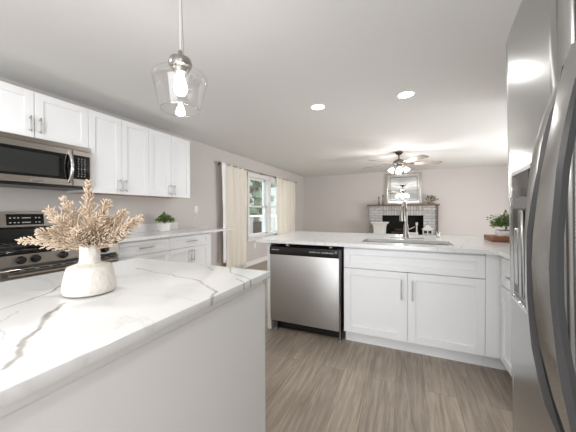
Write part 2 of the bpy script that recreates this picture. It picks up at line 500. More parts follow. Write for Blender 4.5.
# window: casing, sill, two double hung units
win = bpy.data.objects.new('window_1', None); COL.objects.link(win); win.location = (0, 5.7, 0.6); win['kind'] = 'structure'
f = MB()
f.box(-0.01, 0.018, 4.87, WY0 + .01, WZ0 - .02, WZ1 + 0.07, 0.003).box(-0.01, 0.018, WY1 - .01, WY1 + 0.06, WZ0 - .02, WZ1 + 0.07, 0.003)
f.box(-0.01, 0.020, 4.87, WY1 + 0.06, WZ1, WZ1 + 0.075, 0.003)
f.box(-0.16, 0.018, 5.80, 5.94, WZ0, WZ1, 0.003)
f.box(-0.16, 0.0, WY0, WY0 + .015, WZ0, WZ1).box(-0.16, 0.0, WY1 - .015, WY1, WZ0, WZ1).box(-.16, 0, WY0, WY1, WZ1 - .015, WZ1)
f.build('window_frame', 'trim', win)
MB().box(-0.16, 0.055, 4.83, WY1 + 0.10, WZ0 - 0.03, WZ0 + .005, 0.006).box(0, 0.016, 4.87, WY1 + .06, WZ0 - 0.10, WZ0 - 0.03, 0.003).build('window_sill', 'trim', win)
for y0, y1 in ((WY0 + .015, 5.80), (5.94, WY1 - .015)):
    for z0, z1, x in ((WZ0 + .005, 1.325, -0.06), (1.285, WZ1 - .015, -0.10)):
        s = MB(); t = 0.042
        s.box(x - .018, x + .018, y0, y0 + t, z0, z1, .003).box(x - .018, x + .018, y1 - t, y1, z0, z1, .003)
        s.box(x - .018, x + .018, y0, y1, z0, z0 + t, .003).box(x - .018, x + .018, y0, y1, z1 - t, z1, .003)
        so = s.build('sash', 'trim', win)
        MB().box(x - .003, x + .003, y0 + t - .005, y1 - t + .005, z0 + t - .005, z1 - t + .005).build('pane', 'pane', so)

t = thing('roller_blind', 'white rolled-up blind at the top of the right window unit', 'blind', (0.0, 6.1, 1.93))
MB().box(0.021, 0.06, 5.86, 6.60, 1.94, 2.035, 0.006).build('headrail', 'trim', t)
MB().cyl((0.038, 5.88, 1.935), (0.038, 6.58, 1.935), 0.018, seg=14).build('blind_roll', 'ceramic2', t)

# ------------------------------------------------------------------ outside the window
tag(MB().box(-16, -0.2, -2, 18, -0.6, -0.5).build('lawn', 'grass', smooth=False), 'pale green lawn outside the window', 'lawn', kind='structure')


def tree(x, y, hgt, r, label, n=60):
    t = thing('garden_tree', label, 'tree', (x, y, -0.5), None)
    MB().tube([(x, y, -0.5), (x + .05, y, hgt * .3), (x - .05, y + .05, hgt * .8)], 0.1, 10, [.16, .12, .06]).build('trunk', 'bark', t)
    m = MB()
    for i in range(n):
        a = random.uniform(0, 6.28); q = random.random() ** .5 * r; z = hgt * random.uniform(.25, 1.05)
        m.blob((x + q * math.cos(a), y + q * math.sin(a), z), .26, .26, .2, 1, .35)
    m.build('crown', 'foliage', t, smooth=False)


tree(-3.6, 11.2, 4.2, 0.9, 'leafy tree seen in the upper left window pane', 70)
tree(-3.0, 14.8, 3.6, 0.9, 'round leafy tree farther back in the garden, beside the grey house', 70)
t = thing('neighbour_house', 'grey sided house seen through the window beyond the garden', 'house', (-7.8, 17.5, -0.5))
MB().box(-10.0, -5.6, 13.6, 21.5, -.5, 3.6).build('house_wall', 'siding', t, smooth=False)
m = MB(); m.loft([[(-10.3, 13.3, 3.6), (-5.3, 13.3, 3.6), (-7.8, 13.3, 5.4)], [(-10.3, 21.8, 3.6), (-5.3, 21.8, 3.6), (-7.8, 21.8, 5.4)]]); m.build('roof', 'roof', t, smooth=False)
t = thing('garden_table', 'white garden table outside the lower left window pane', 'table', (-1.9, 8.9, -0.5))
MB().box(-2.3, -1.5, 8.3, 9.5, 0.98, 1.04, .01).build('table_top', 'patiowhite', t)
for x in (-2.22, -1.58):
    for y in (8.4, 9.4):
        MB().box(x - .05, x + .05, y - .05, y + .05, -.5, .98, .008).build('leg', 'patiowhite', t)
tag(MB().box(-2.1, -1.7, 8.5, 9.0, -.5, .80, .02).build('storage_crate', 'crate'), 'dark brown crate under the white table outside the window', 'crate')

# ------------------------------------------------------------------ curtains
rod = thing('curtain_rod', 'thin antique curtain rod above the family room window', 'curtain rod', (0.09, 5.63, 2.06))
MB().cyl((0.09, 3.86, 2.06), (0.09, 7.42, 2.06), 0.007, seg=12).build('rod', 'rod', rod)
for y, s in ((3.86, -1), (7.42, 1)):
    MB().lathe([(0, -.02), (.012, -.018), (.012, 0), (.02, .01), (.022, .025), (.012, .04), (0, .043)], (0.09, y, 2.06), 16, (0, s, 0)).build('finial', 'rod', rod)
for y in (3.92, 5.45, 7.36):
    MB().box(0, 0.006, y - .015, y + .015, 2.03, 2.09, .002).cyl((0, y, 2.06), (.09, y, 2.06), .006, seg=8).box(.078, .102, y - .008, y + .008, 2.044, 2.07, .003).build('rod_bracket', 'rod', rod)


def curtain(y0, y1, folds, label, zt=2.085, zb=0.06, flare=0.0, lining=False):
    t = thing('curtain', label, 'curtain', (0.09, (y0 + y1) / 2, zb))
    rows = []; n = folds * 10
    for k in range(25):
        z = zt + (zb - zt) * k / 24; row = []
        for i in range(n + 1):
            q = i / n
            amp = .012 + .016 * min(1, k / 10)
            x = .09 + amp * math.sin(2 * math.pi * folds * q + .5 * math.sin(q * 9 + k * .06)) + .006 * math.sin(k * .5 + q * 11)
            yy = y0 + (y1 - y0) * q + flare * (k / 24) * (q - .5) + .006 * math.sin(k * .4 + q * 17)
            row.append((x, yy, z))
        rows.append(row)
    c = MB().grid(rows).build('drape', 'curtain', t, solid=.003)
    if lining:
        rows = []
        for k in range(25):
            z = zt + (zb + .2 - zt) * k / 24
            w0 = .105 - .03 * min(1, k / 11) + .004 * math.sin(k * .9)
            rows.append([(.128 - .02 * abs(i / 5 - .5), y0 - w0 + (w0 + .01) * i / 5, z) for i in range(6)])
        MB().grid(rows).build('lining', 'lining', t, solid=.003, lab='white lining edge showing beside the drape')
    return t


curtain(3.965, 4.73, 4, 'cream curtain on the near side of the window, full length with white lining edge', lining=True, flare=-.05)
curtain(6.10, 7.36, 5, 'cream curtain on the far side of the window, partly behind the peninsula')

# outlets and plates


def plate(y, z, label, sw):
    t = thing('wall_outlet', label, 'outlet', (0, y, z))
    MB().box(0, .006, y - .037, y + .037, z - .06, z + .06, .002).build('cover_plate', 'trim', t)
    for dz in (-.025, .025): MB().box(.005, .009, y - .016, y + .016, z + dz - .014, z + dz + .014, .002).build('socket', 'ceramic2', t)


plate(3.345, 1.225, 'white double outlet on the wall above the left worktop end', 0)
plate(5.18, 0.41, 'white low outlet under the window sill', 0)
m = MB(); m.tube([(.012, 3.345, 1.20), (.03, 3.345, 1.19), (.04, 3.33, 1.15), (.03, 3.29, 1.09), (.03, 3.25, 1.03), (.05, 3.24, .975), (.09, 3.28, .944), (.15, 3.36, .942), (.2, 3.4, .942), (.2, 3.46, .80)][:9], .004, 8)
tag(m.build('power_cord', 'ceramic2'), 'thin white power cord hanging from the outlet above the left worktop', 'cord')

# ------------------------------------------------------------------ cabinets


def shaker(T, u0, u1, z0, z1, name, parent, d0=0.0, th=.02, fr=.058):
    m = MB(T); bv = .0015
    m.box(u0, u0 + fr, d0, d0 + th, z0, z1, bv).box(u1 - fr, u1, d0, d0 + th, z0, z1, bv)
    m.box(u0 + fr, u1 - fr, d0, d0 + th, z0, z0 + fr, bv).box(u0 + fr, u1 - fr, d0, d0 + th, z1 - fr, z1, bv)
    m.box(u0 + fr - .003, u1 - fr + .003, d0, d0 + th - .012, z0 + fr - .003, z1 - fr + .003)
    return m.build(name, 'cab', parent, smooth=False)


def pull(T, c, vert, parent, ln=.13, d0=.02):
    m = MB(T); u, z = c; h = ln / 2
    if vert:
        m.box(u - .005, u + .005, d0 + .024, d0 + .034, z - h, z + h, .003)
        for s in (-.75, .75): m.cyl((u, d0, z + s * h), (u, d0 + .028, z + s * h), .0045, seg=10)
    else:
        m.box(u - h, u + h, d0 + .024, d0 + .034, z - .005, z + .005, .003)
        for s in (-.75, .75): m.cyl((u + s * h, d0, z), (u + s * h, d0 + .028, z), .0045, seg=10)
    return m.build('handle', 'pull', parent)


def upper(y0, y1, z0, z1, label, hz):
    T = frame((0.351, y0, 0), (0, 1, 0), (1, 0, 0)); W = y1 - y0; g = .0022
    t = thing('upper_cabinet', label, 'cabinet', (0.17, (y0 + y1) / 2, z0), 'upper cabinets on the left wall')
    MB().box(.002, .351, y0 + .0008, y1 - .0008, z0 + .004, z1).build('body', 'cab', t, smooth=False)
    MB().box(0.01, .345, y0 + .004, y1 - .004, z0, z0 + .004).build('bottom_panel', 'cabin', t, smooth=False, lab='unpainted tan underside')
    for i in (0, 1):
        d = shaker(T, i * W / 2 + g, (i + 1) * W / 2 - g, z0 - .002, z1, 'door', t)
        pull(T, (W / 2 + (-.032 if i == 0 else .032), hz), True, d)
    return t


upper(0.748, 1.548, 1.795, 2.172, 'short white upper cabinet above the microwave', 1.90)
upper(1.548, 2.193, 1.382, 2.172, 'tall white upper cabinet beside the microwave', 1.47)
upper(2.193, 2.843, 1.382, 2.172, 'tall white upper cabinet nearest the window, last of the row', 1.47)

ZL0, ZL1 = .905, .935      # left worktop


def carcass(T, W, depth, top, parent, toe=.09, toeh=.115):
    MB(T).box(0.0008, W - 0.0008, -depth, 0, toeh, top).build('body', 'cab', parent, smooth=False)
    MB(T).box(0.001, W - .001, -toe - .018, -toe, 0, toeh).build('toe_kick', 'cab', parent, smooth=False)


T = frame((0.627, 1.618, 0), (0, 1, 0), (1, 0, 0))
t = thing('base_cabinet', 'white three-drawer base cabinet beside the range', 'cabinet', (.3, 1.92, 0))
carcass(T, .614, .622, ZL0, t)
for z0, z1 in ((.752, .895), (.445, .748), (.118, .441)):
    d = shaker(T, .002, .612, z0, z1, 'drawer', t, fr=.045); pull(T, (.307, (z0 + z1) / 2), False, d, .17)
T = frame((0.627, 2.232, 0), (0, 1, 0), (1, 0, 0))
t = thing('base_cabinet', 'white base cabinet with one drawer over two doors under the left worktop', 'cabinet', (.3, 2.57, 0))
carcass(T, .672, .622, ZL0, t)
d = shaker(T, .002, .670, .752, .895, 'drawer', t, fr=.045); pull(T, (.336, .825), False, d, .17)
for i in (0, 1):
    d = shaker(T, i * .336 + .002, (i + 1) * .336 - .002, .118, .748, 'door', t)
    pull(T, (.336 + (-.03 if i == 0 else .03), .645), True, d, .15)
tag(MB().box(0.03, .64, 2.906, 2.95, 0, ZL0, .002).build('end_panel', 'cab', smooth=False), 'narrow white end panel under the left worktop overhang', 'panel')
MT['qleft'] = quartz('quartz_left', [((.05, 2.0), (.5, 2.3), .01, .6), ((.2, 2.9), (.6, 3.2), .01, .6)])
t = thing('worktop', 'white quartz worktop along the left wall between range and curtain', 'worktop', (.34, 2.5, ZL0))
MB().box(0.002, .686, 1.618, 3.384, ZL0, ZL1, .003).build('slab', 'qleft', t)
MB().box(0.002, .022, 1.618, 2.95, ZL1, ZL1 + .10, .002).build('backsplash', 'qleft', t)

# ------------------------------------------------------------------ range
RY0, RY1 = .812, 1.612
t = thing('range', 'stainless steel gas range with black cooktop under the microwave', 'range', (.35, 1.21, 0))
MB().box(.03, .66, RY0, RY1, .03, .90).build('body', 'grey', t, smooth=False)
for x in (.08, .60):
    for y in (.86, 1.56): MB().cyl((x, y, 0), (x, y, .03), .02, seg=12).build('foot', 'rubber', t)
MB().box(.02, .69, RY0, RY1, .895, .925, .006, 2).build('cooktop', 'blackgl', t)
gr = MB()
for y0, y1 in ((.84, 1.08), (1.09, 1.335), (1.345, 1.585)):
    for y in (y0, y1): gr.box(.12, .64, y - .006, y + .006, .945, .958, .003)
    for x in (.12, .29, .47, .64): gr.box(x - .006, x + .006, y0, y1, .945, .958, .003)
    ym = (y0 + y1) / 2
    gr.box(.12, .64, ym - .005, ym + .005, .945, .958, .003)
    for x in (.12, .64):
        for y in (y0, y1): gr.box(x - .008, x + .008, y - .008, y + .008, .925, .947)
gr.build('grate', 'iron', t)
for x in (.25, .52):
    for y in (.96, 1.465):
        MB().lathe([(0, .925), (.045, .925), (.045, .935), (.03, .937), (.03, .945), (0, .947)], (x, y, 0), 20).build('burner', 'iron', t)
MB().box(.02, .085, RY0 + .004, RY1 - .004, .92, 1.06).build('backguard_base', 'black', t, smooth=False)
bk = MB(); bk.loft([[(.02, y, 1.05), (.100, y, 1.05), (.104, y, 1.058), (.090, y, 1.068), (.072, y, 1.195), (.02, y, 1.2)] for y in (RY0, RY1)])
bk = bk.build('backguard', 'steelh', t)
p = MB(); p.loft([[(.080, y, 1.085), (.091, y, 1.085), (.0795, y, 1.178), (.070, y, 1.178)] for y in (1.075, 1.325)]); dp = p.build('display', 'blackgl', t)
for ys in ((1.098, 1.125, 1.15), (1.18, 1.195, 1.21, 1.225), (1.268, 1.292)):
    for z in (1.145, 1.105):
        mk = MB()
        for y in ys:
            x = .0835 + (1.145 - z) * .13
            mk.box(x - .003, x + .0025, y - .006, y + .006, z - .004, z + .004)
        mk.build('display_marking', 'mark', dp, smooth=False)
fp = MB(); fp.loft([[(.64, y, .82), (.70, y, .825), (.69, y, .90), (.64, y, .905)] for y in (RY0, RY1)]); fp.build('control_panel', 'steelh', t)
for y in (.933, 1.013, 1.18, 1.41, 1.49):
    k = MB().lathe([(0, -.004), (.028, -.004), (.028, .006), (.023, .012), (.021, .032), (.018, .036), (0, .036)], (.697, y, .863), 20, (1, 0, .12))
    k.box(.715, .734, y - .004, y + .004, .848, .886, .002)
    k.build('knob', 'black', t)
d = MB().box(.66, .70, RY0 + .005, RY1 - .005, .19, .805, .006).build('oven_door', 'steelh', t)
vs_ = MB()
for i in range(9): vs_.box(.697, .7015, RY0 + .06 + i * .08, RY0 + .115 + i * .08, .788, .797)
vs_.build('vent_slot', 'black', d)
MB().box(.699, .703, .90, 1.52, .30, .66, .002).build('oven_window', 'blackgl', d)
hn = MB().cyl((.745, .85, .765), (.745, 1.575, .765), .013, seg=16)
for y in (.88, 1.545): hn.box(.698, .745, y - .012, y + .012, .755, .775, .003)
hn.build('oven_handle', 'steelh', d)
MB().box(.66, .697, RY0 + .005, RY1 - .005, .05, .182, .006).build('storage_drawer', 'steelh', t)

# ------------------------------------------------------------------ microwave
t = thing('microwave', 'stainless steel over-the-range microwave under the short cabinet', 'microwave', (.2, 1.148, 1.42))
MY0, MY1 = .750, 1.546
MB().box(.0, .385, MY0, MY1, 1.425, 1.792).build('body', 'grey', t, smooth=False)
v = MB().box(.385, .402, MY0, MY1, 1.752, 1.792, .002)
for i in range(4): v.box(.40, .408, MY0 + .01, MY1 - .01, 1.756 + i * .009, 1.760 + i * .009)
v.build('vent_grille', 'steelh', t)
dr = MB().box(.385, .418, MY0, 1.392, 1.425, 1.750, .004); dr = dr.build('door', 'steelh', t)
MB().box(.416, .421, MY0 + .03, 1.388, 1.478, 1.700, .002).build('door_glass', 'blackgl', dr)
MB().box(.419, .4225, MY0 + .05, 1.285, 1.498, 1.672, .001).box(.4195, .423, .965, .972, 1.498, 1.672).build('window_mesh', 'ovenglass', dr)
MB().box(.385, .416, 1.394, MY1, 1.425, 1.750, .004).build('control_frame', 'steelh', t)
kp = MB().box(.414, .419, 1.398, 1.532, 1.490, 1.705, .002).build('keypad', 'blackgl', t)
mk = MB()
for r in range(8):
    for c_ in range(3):
        mk.box(.4185, .4195, 1.43 + c_ * .026 + (.004 if r % 3 else 0), 1.438 + c_ * .026 + (.004 if r % 2 else 0), 1.515 + r * .022, 1.521 + r * .022)
mk.build('keypad_marking', 'mark', kp, smooth=False)
pts = [(.42, 1.362, 1.455)] + [(.425 + .045 * math.sin(math.pi * i / 10), 1.362, 1.45 + .275 * i / 10) for i in range(1, 10)] + [(.42, 1.362, 1.72)]
MB().tube(pts, .014, 12).build('door_handle', 'chrome', dr)
bd = MB().box(.417, .4205, 1.105, 1.185, 1.440, 1.456, .001).build('badge', 'chrome', dr)
mk = MB()
for i in range(9): mk.box(.420, .421, 1.111 + i * .008, 1.116 + i * .008, 1.445, 1.451)
mk.build('badge_lettering', 'black', bd, smooth=False)
MB().box(.02, .40, MY0 + .01, MY1 - .01, 1.405, 1.425, .004).build('underside', 'black', t)

# ------------------------------------------------------------------ island
IX0, IX1, IY0, IY1 = 1.61, 2.532, -1.0, 1.133
veins = []
for pl, w_, s_ in (
    ([(2.456, .24), (2.426, .267), (2.367, .297), (2.297, .361), (2.236, .408), (2.204, .425), (2.147, .499)], .012, .85),
    ([(2.15, .27), (2.036, .38), (1.987, .499), (1.953, .549), (1.881, .609)], .011, .75),
    ([(1.883, .93), (2.018, .892), (2.162, .89), (2.33, .86), (2.435, .811), (2.515, .764), (2.54, .70)], .009, .75),
    ([(2.294, 1.131), (2.377, 1.035), (2.516, .979), (2.543, .955)], .010, .75),
    ([(2.121, 1.112), (2.204, 1.085), (2.278, 1.031)], .007, .55),
    ([(2.468, .945), (2.545, .89)], .009, .8),
    ([(2.33, .32), (2.301, .292), (2.184, .331), (2.1, .40)], .006, .4),
    ([(2.52, .1), (2.35, -.1), (2.2, -.15)], .010, .7)):
    for a, c_ in zip(pl, pl[1:]): veins.append((a, c_, w_ * .75, s_ * .95))
MT['qisland'] = quartz('quartz_island', veins, faint=.12)
tag(MB().box(IX0, IX1, IY0, IY1, .88, .91, .004, 2).build('island_worktop', 'qisland'), 'white grey-veined quartz worktop of the island carrying the vase', 'worktop')
t = thing('island_cabinet', 'plain white island base under the veined quartz top', 'cabinet', (2.07, .06, 0))
MB().box(IX0 + .04, IX1 - .045, IY0 + .03, IY1 - .014, 0, .88).build('body', 'panel', t, smooth=False)
MB().box(IX1 - .045, IX1 - .022, IY0 + .03, IY1 - .012, 0, .853, .002).build('back_panel', 'panel', t, smooth=False)
MB().box(IX1 - .045, IX1 - .026, IY0 + .03, IY1 - .024, .853, .88).build('top_rail', 'trim', t, smooth=False)

# ------------------------------------------------------------------ peninsula
PX0, PX1, PXM, PX2, PX3 = 1.876, 2.610, 3.133, 3.658, 3.746
PY = 2.406     # carcass front (doors stand 2 cm proud)
tag(MB().box(1.832, 1.874, PY - .015, 3.0, 0, .88, .002).build('end_panel', 'cab', smooth=False), 'white end panel left of the dishwasher', 'panel')
tag(MB().box(1.876, 4.40, 3.0, 3.02, 0, .88).build('back_panel', 'cab', smooth=False), 'white rear panel closing the back of the peninsula', 'panel')
T = frame((PX1, PY, 0), (1, 0, 0), (0, -1, 0)); W = PX2 - PX1
t = thing('sink_cabinet', 'white sink base cabinet with two doors right of the dishwasher', 'cabinet', (PXM, 2.7, 0))
m = MB(T).box(0.001, .019, -.56, 0, .115, .88).box(W - .019, W - .001, -.56, 0, .115, .88).box(.019, W - .019, -.56, 0, .115, .133).box(.019, W - .019, -.56, -.55, .133, .88).box(.019, W - .019, -.02, 0, .84, .88).box(.019, W - .019, -.02, 0, .68, .705).box(W / 2 - .02, W / 2 + .02, -.02, 0, .133, .70)
m.build('body', 'cab', t, smooth=False)
MB(T).box(0.001, W - .001, -.088, -.07, 0, .115).build('toe_kick', 'cab', t, smooth=False)
shaker(T, .004, W - .002, .692, .862, 'false_drawer_front', t, fr=.052)
for i in (0, 1):
    d = shaker(T, i * W / 2 + (.004 if i == 0 else .002), (i + 1) * W / 2 - .002, .117, .686, 'door', t)
    pull(T, (W / 2 + (-.046 if i == 0 else .036), .55), True, d, .165)
tag(MB().box(PX2 + .001, PX3 - .001, PY - .012, PY + .02, .115, .88, .001).box(PX3 - .001, PX3 + .022, PY - .012, PY + .02, .115, .88).box(PX2 + .001, PX3 + .07, PY + .07, PY + .09, 0, .115).build('corner_filler', 'cab', smooth=False), 'narrow white filler panel in the inner corner of the peninsula', 'panel')
# right run, facing left
for y1, W, label in ((2.392, .58, 'white base cabinet with drawer and door in the corner, just left of the refrigerator'), (1.812, .56, 'white base cabinet hidden mostly behind the refrigerator edge')):
    T = frame((PX3 + .02, y1, 0), (0, -1, 0), (-1, 0, 0))
    t = thing('base_cabinet', label, 'cabinet', (4.05, y1 - W / 2, 0))
    carcass(T, W, .6, .88, t, toe=.05)
    shaker(T, .015, W - .003, .665, .862, 'drawer', t, fr=.045)
    shaker(T, .015, W - .003, .117, .655, 'door', t, fr=.052)
    pull(T, (W / 2, .76), False, t.children[-2], .13)
    pull(T, (W - .04, .56), True, t.children[-1] if t.children[-1].name.startswith('door') else t.children[-1], .13)

# worktop with sink cut-out (boxes around the hole share one mesh)
SX0, SX1, SY0, SY1 = 2.745, 3.485, 2.53, 2.86
Z0, Z1 = .88, .91
CX0, CX1, CY0, CY1 = 1.722, 4.415, 2.345, 3.50
pv = []
for pl, w_, s_ in (([(1.9, 2.9), (2.2, 2.75), (2.45, 2.36)], .010, .55), ([(2.25, 3.45), (2.6, 3.2), (2.75, 3.15)], .009, .4), ([(3.5, 3.4), (3.75, 3.1), (3.9, 3.0), (4.0, 2.7)], .012, .6),
                   ([(3.3, 3.45), (3.62, 3.2), (3.66, 2.9)], .009, .5), ([(3.72, 2.5), (3.9, 2.62), (4.2, 2.5)], .009, .5), ([(2.3, 2.5), (2.36, 2.34)], .008, .6), ([(3.55, 2.6), (3.5, 2.34)], .008, .5)):
    for a, c_ in zip(pl, pl[1:]): pv.append((a, c_, w_, s_))
MT['qpen'] = quartz('quartz_peninsula', [(a, c_, w_, s_ * .6) for a, c_, w_, s_ in pv], faint=.15)
t = thing('worktop', 'L-shaped white quartz worktop of the peninsula holding the sink', 'worktop', (3.0, 2.9, Z0))
bm = bmesh.new()
outer = [(CX0, CY0), (3.695, CY0), (3.722, CY0 - .027), (3.722, 1.16), (CX1, 1.16), (CX1, CY1), (CX0, CY1)]
hole = [(SX0, SY0), (SX1, SY0), (SX1, SY1), (SX0, SY1)]
ov = [bm.verts.new((x, y, Z1)) for x, y in outer]; hv = [bm.verts.new((x, y, Z1)) for x, y in hole]
ed = [bm.edges.new((ov[i], ov[(i + 1) % len(ov)])) for i in range(len(ov))] + [bm.edges.new((hv[i], hv[(i + 1) % 4])) for i in range(4)]
bmesh.ops.triangle_fill(bm, use_beauty=True, edges=ed)
r = bmesh.ops.extrude_face_region(bm, geom=bm.faces[:])
for v in r['geom']:
    if isinstance(v, bmesh.types.BMVert): v.co.z = Z0
mb = MB(); mb._add(bm); mb.build('slab', 'qpen', t, smooth=False)

t = thing('sink', 'stainless steel undermount sink set in the peninsula worktop', 'sink', (3.125, 2.695, .69))
m = MB(); a = .012; zb_ = .69
m.box(SX0 - a, SX0 + .002, SY0 - a, SY1 + a, zb_, .879).box(SX1 - .002, SX1 + a, SY0 - a, SY1 + a, zb_, .879)
m.box(SX0, SX1, SY0 - a, SY0 + .002, zb_, .879).box(SX0, SX1, SY1 - .002, SY1 + a, zb_, .879).box(SX0 - a, SX1 + a, SY0 - a, SY1 + a, zb_ - .008, zb_)
m.build('basin', 'steelx', t, smooth=False)
MB().lathe([(0, .003), (.03, .003), (.043, .004), (.045, 0)], (3.125, 2.72, zb_), 24).build('drain', 'chrome', t)

t = thing('faucet', 'tall chrome pull-down faucet standing behind the sink', 'faucet', (3.123, 3.05, .91))
fx, fy = 3.123, 3.05
MB().box(fx - .155, fx + .165, fy - .032, fy + .032, .91, .917, .003, 2).build('deck_plate', 'nickel', t)
MB().lathe([(.034, .917), (.033, .93), (.026, .945), (.023, .97), (.022, 1.04), (.016, 1.06), (.016, 1.07), (0, 1.07)], (fx, fy, 0), 24).build('base', 'nickel', t)
pts = [(fx, fy, 1.05), (fx, fy, 1.17)]
for i in range(1, 13):
    a = math.pi * i / 12 * .97
    pts.append((fx - .016 * (1 - math.cos(a)), fy - .085 * (1 - math.cos(a)), 1.17 + .105 * math.sin(a)))
MB().tube(pts, .014, 14).build('gooseneck', 'nickel', t)
ex = pts[-1]
MB().lathe([(0, 0), (.026, 0), (.027, .02), (.022, .07), (.017, .10), (.0, .10)], (ex[0] - .002, ex[1], ex[2] - .088), 20).build('spray_head', 'nickel', t)
MB().tube([(fx + .02, fy, 1.0), (fx + .05, fy, 1.01), (fx + .085, fy - .01, 1.03)], .007, 10).build('lever_handle', 'nickel', t)

t = thing('soap_dispenser', 'small chrome soap dispenser right of the faucet', 'soap dispenser', (3.425, 3.14, .91))
MB().lathe([(.022, .91), (.022, .918), (.012, .925), (.011, .955), (.018, .958), (.018, .97), (0, .972)], (3.425, 3.14, 0), 18).build('pump', 'chrome', t)
MB().tube([(3.425, 3.14, .965), (3.415, 3.10, .972), (3.405, 3.06, .962)], .006, 10).build('nozzle', 'chrome', t)

# ------------------------------------------------------------------ dishwasher
t = thing('dishwasher', 'stainless steel dishwasher with black control strip at the end of the peninsula', 'dishwasher', (2.23, 2.7, 0))
DX0, DX1 = 1.878, 2.574; DY = 2.366
MB().box(DX0 + .005, DX1 + .012, DY + .065, 2.97, .10, .85).build('body', 'black', t, smooth=False)
MB().box(DX0 + .01, DX1 - .004, DY + .002, DY + .065, .113, .765, .004).build('inner_door', 'black', t, smooth=False)
dr = MB().box(DX0, DX1, DY, DY + .022, .108, .768, .004, 2).build('door', 'dwsteel', t)
cp = MB(); cp.loft([[(x, DY + .055, .768), (x, DY - .004, .768), (x, DY - .012, .80), (x, DY - .004, .842), (x, DY + .012, .852), (x, DY + .055, .853)] for x in (DX0, DX1)]); cp = cp.build('control_panel', 'black', t)
for q in (0, 1):
    mk = MB()
    for i in range(5):
        x = 2.30 + (i + q * 5) * .021 + q * .012
        mk.box(x, x + .011, DY - .0125, DY - .010, .806 + .002 * (i % 2), .815 + .002 * (i % 3))
    mk.build('button_marking', 'mark', cp, smooth=False)
mk = MB()
for i in range(9): mk.box(DX0 + .025 + i * .009, DX0 + .031 + i * .009, DY - .0125, DY - .010, .812, .819)
mk.build('badge_lettering', 'mark', cp, smooth=False)
MB().lathe([(0, 0), (.011, 0), (.010, .006), (0, .007)], (DX1 - .055, DY - .0095, .812), 16, (0, -1, 0)).build('dial', 'grey', cp)
MB().lathe([(0, 0), (.011, 0), (.010, .006), (0, .007)], (DX1 - .025, DY - .0095, .822), 16, (0, -1, 0)).build('dial', 'chrome', cp)
for x in (2.07, 2.50):
    MB().box(x - .014, x + .014, DY + .0, DY + .05, .853, .860, .001).box(x - .014, x + .014, DY, DY + .004, .853, .872).build('mounting_bracket', 'chrome', t)
MB().box(DX1 + .004, DX1 + .010, DY + .01, DY + .065, .115, .84).build('door_trim_strip', 'chrome', t, smooth=False)
MB().box(DX0 + .02, DX1, DY + .075, DY + .09, .02, .10).build('kick_plate', 'black', t, smooth=False)
for x in (DX0 + .05, DX1 + .0):
    MB().cyl((x, DY + .04, .012), (x, DY + .04, .12), .008, seg=10).lathe([(0, 0), (.024, 0), (.024, .010), (.016, .02), (0, .022)], (x, DY + .04, 0), 18).build('foot', 'grey', t)

# ------------------------------------------------------------------ refrigerator
t = thing('refrigerator', 'large stainless steel two-door refrigerator at the right with ice dispenser', 'refrigerator', (3.9, .66, 0))
FY0, FYM, FY1 = .205, .669, 1.125
MB().box(3.51, 4.34, FY0, FY1, .02, 1.735, .004).build('body', 'grey', t, smooth=False)


def fdoor(y0, y1, z0, z1, name):
    n = 14; sec = []
    yc, hw = (FY0 + FY1) / 2, (FY1 - FY0) / 2
    out = []
    for i in range(n + 1):
        y = y0 + (y1 - y0) * i / n
        x = 3.432 - .036 * (1 - ((y - yc) / hw) ** 2)
        e = min(i, n - i)
        out.append((x, y))
    # rounded vertical edges
    poly = [(3.505, y0)] + [(out[0][0] + .014, y0 + .0005), (out[0][0] + .004, y0 + .004)] + [(x, y) for x, y in out[1:-1]] + [(out[-1][0] + .004, y1 - .004), (out[-1][0] + .014, y1 - .0005)] + [(3.505, y1)]
    return MB().prism(poly, z0, z1, .004).build(name, 'steel', t, angle=50)


dl = fdoor(FYM + .004, FY1, .09, 1.75, 'door')
dn = fdoor(FY0, FYM - .017, .09, 1.75, 'door')
MB().box(3.418, 3.50, FYM - .0165, FYM + .0035, .10, 1.745).build('door_gasket', 'rubber', t, smooth=False)
MB().box(3.52, 4.3, FY0 + .02, FY1 - .02, 0, .05).build('base_grille', 'black', t, smooth=False)
MB().box(3.46, 3.56, FY1 - .12, FY1 - .02, 1.75, 1.765, .004).build('hinge_cover', 'grey', t)


LEAN = .0163
MT['sideshade'] = simple('painted_handle_shade', '#4b4b4c', 0.35, 0.4)  # dark colour standing in for shade on the handle sides


def fhandle(tab, parent, th):
    secs = []; trim = []  # trim: thin strip that paints the handle's shaded side
    tab = [(r[0], r[1] + (r[0] - 1.2) * LEAN, r[2], r[3] + (r[0] - 1.2) * LEAN, r[4], r[5] + (r[0] - 1.2) * LEAN, r[6]) for r in tab]
    for z, xf, yf, xn, yn, xr, yr in tab:
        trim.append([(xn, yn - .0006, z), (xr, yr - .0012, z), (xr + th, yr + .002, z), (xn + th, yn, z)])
        secs.append([(xf, yf, z), (xn, yn, z), (xr, yr, z), (xr + th, yr + .003, z), (xf + th, yf - .004, z)])
    m = MB().loft(secs)
    for z, xf, yf, xn, yn, xr, yr in (tab[1], tab[-2]):      # mounting posts into the door
        m.cyl((xn + .004, (yf + yn) / 2, z), (3.412, (yf + yn) / 2, z), .008, seg=10)
    o = m.build('handle', 'steelhandle', parent, angle=35)
    MB().loft(trim).build('handle_shade', 'sideshade', o, angle=35, lab='dark grey shade painted along the side of the handle')
    return o


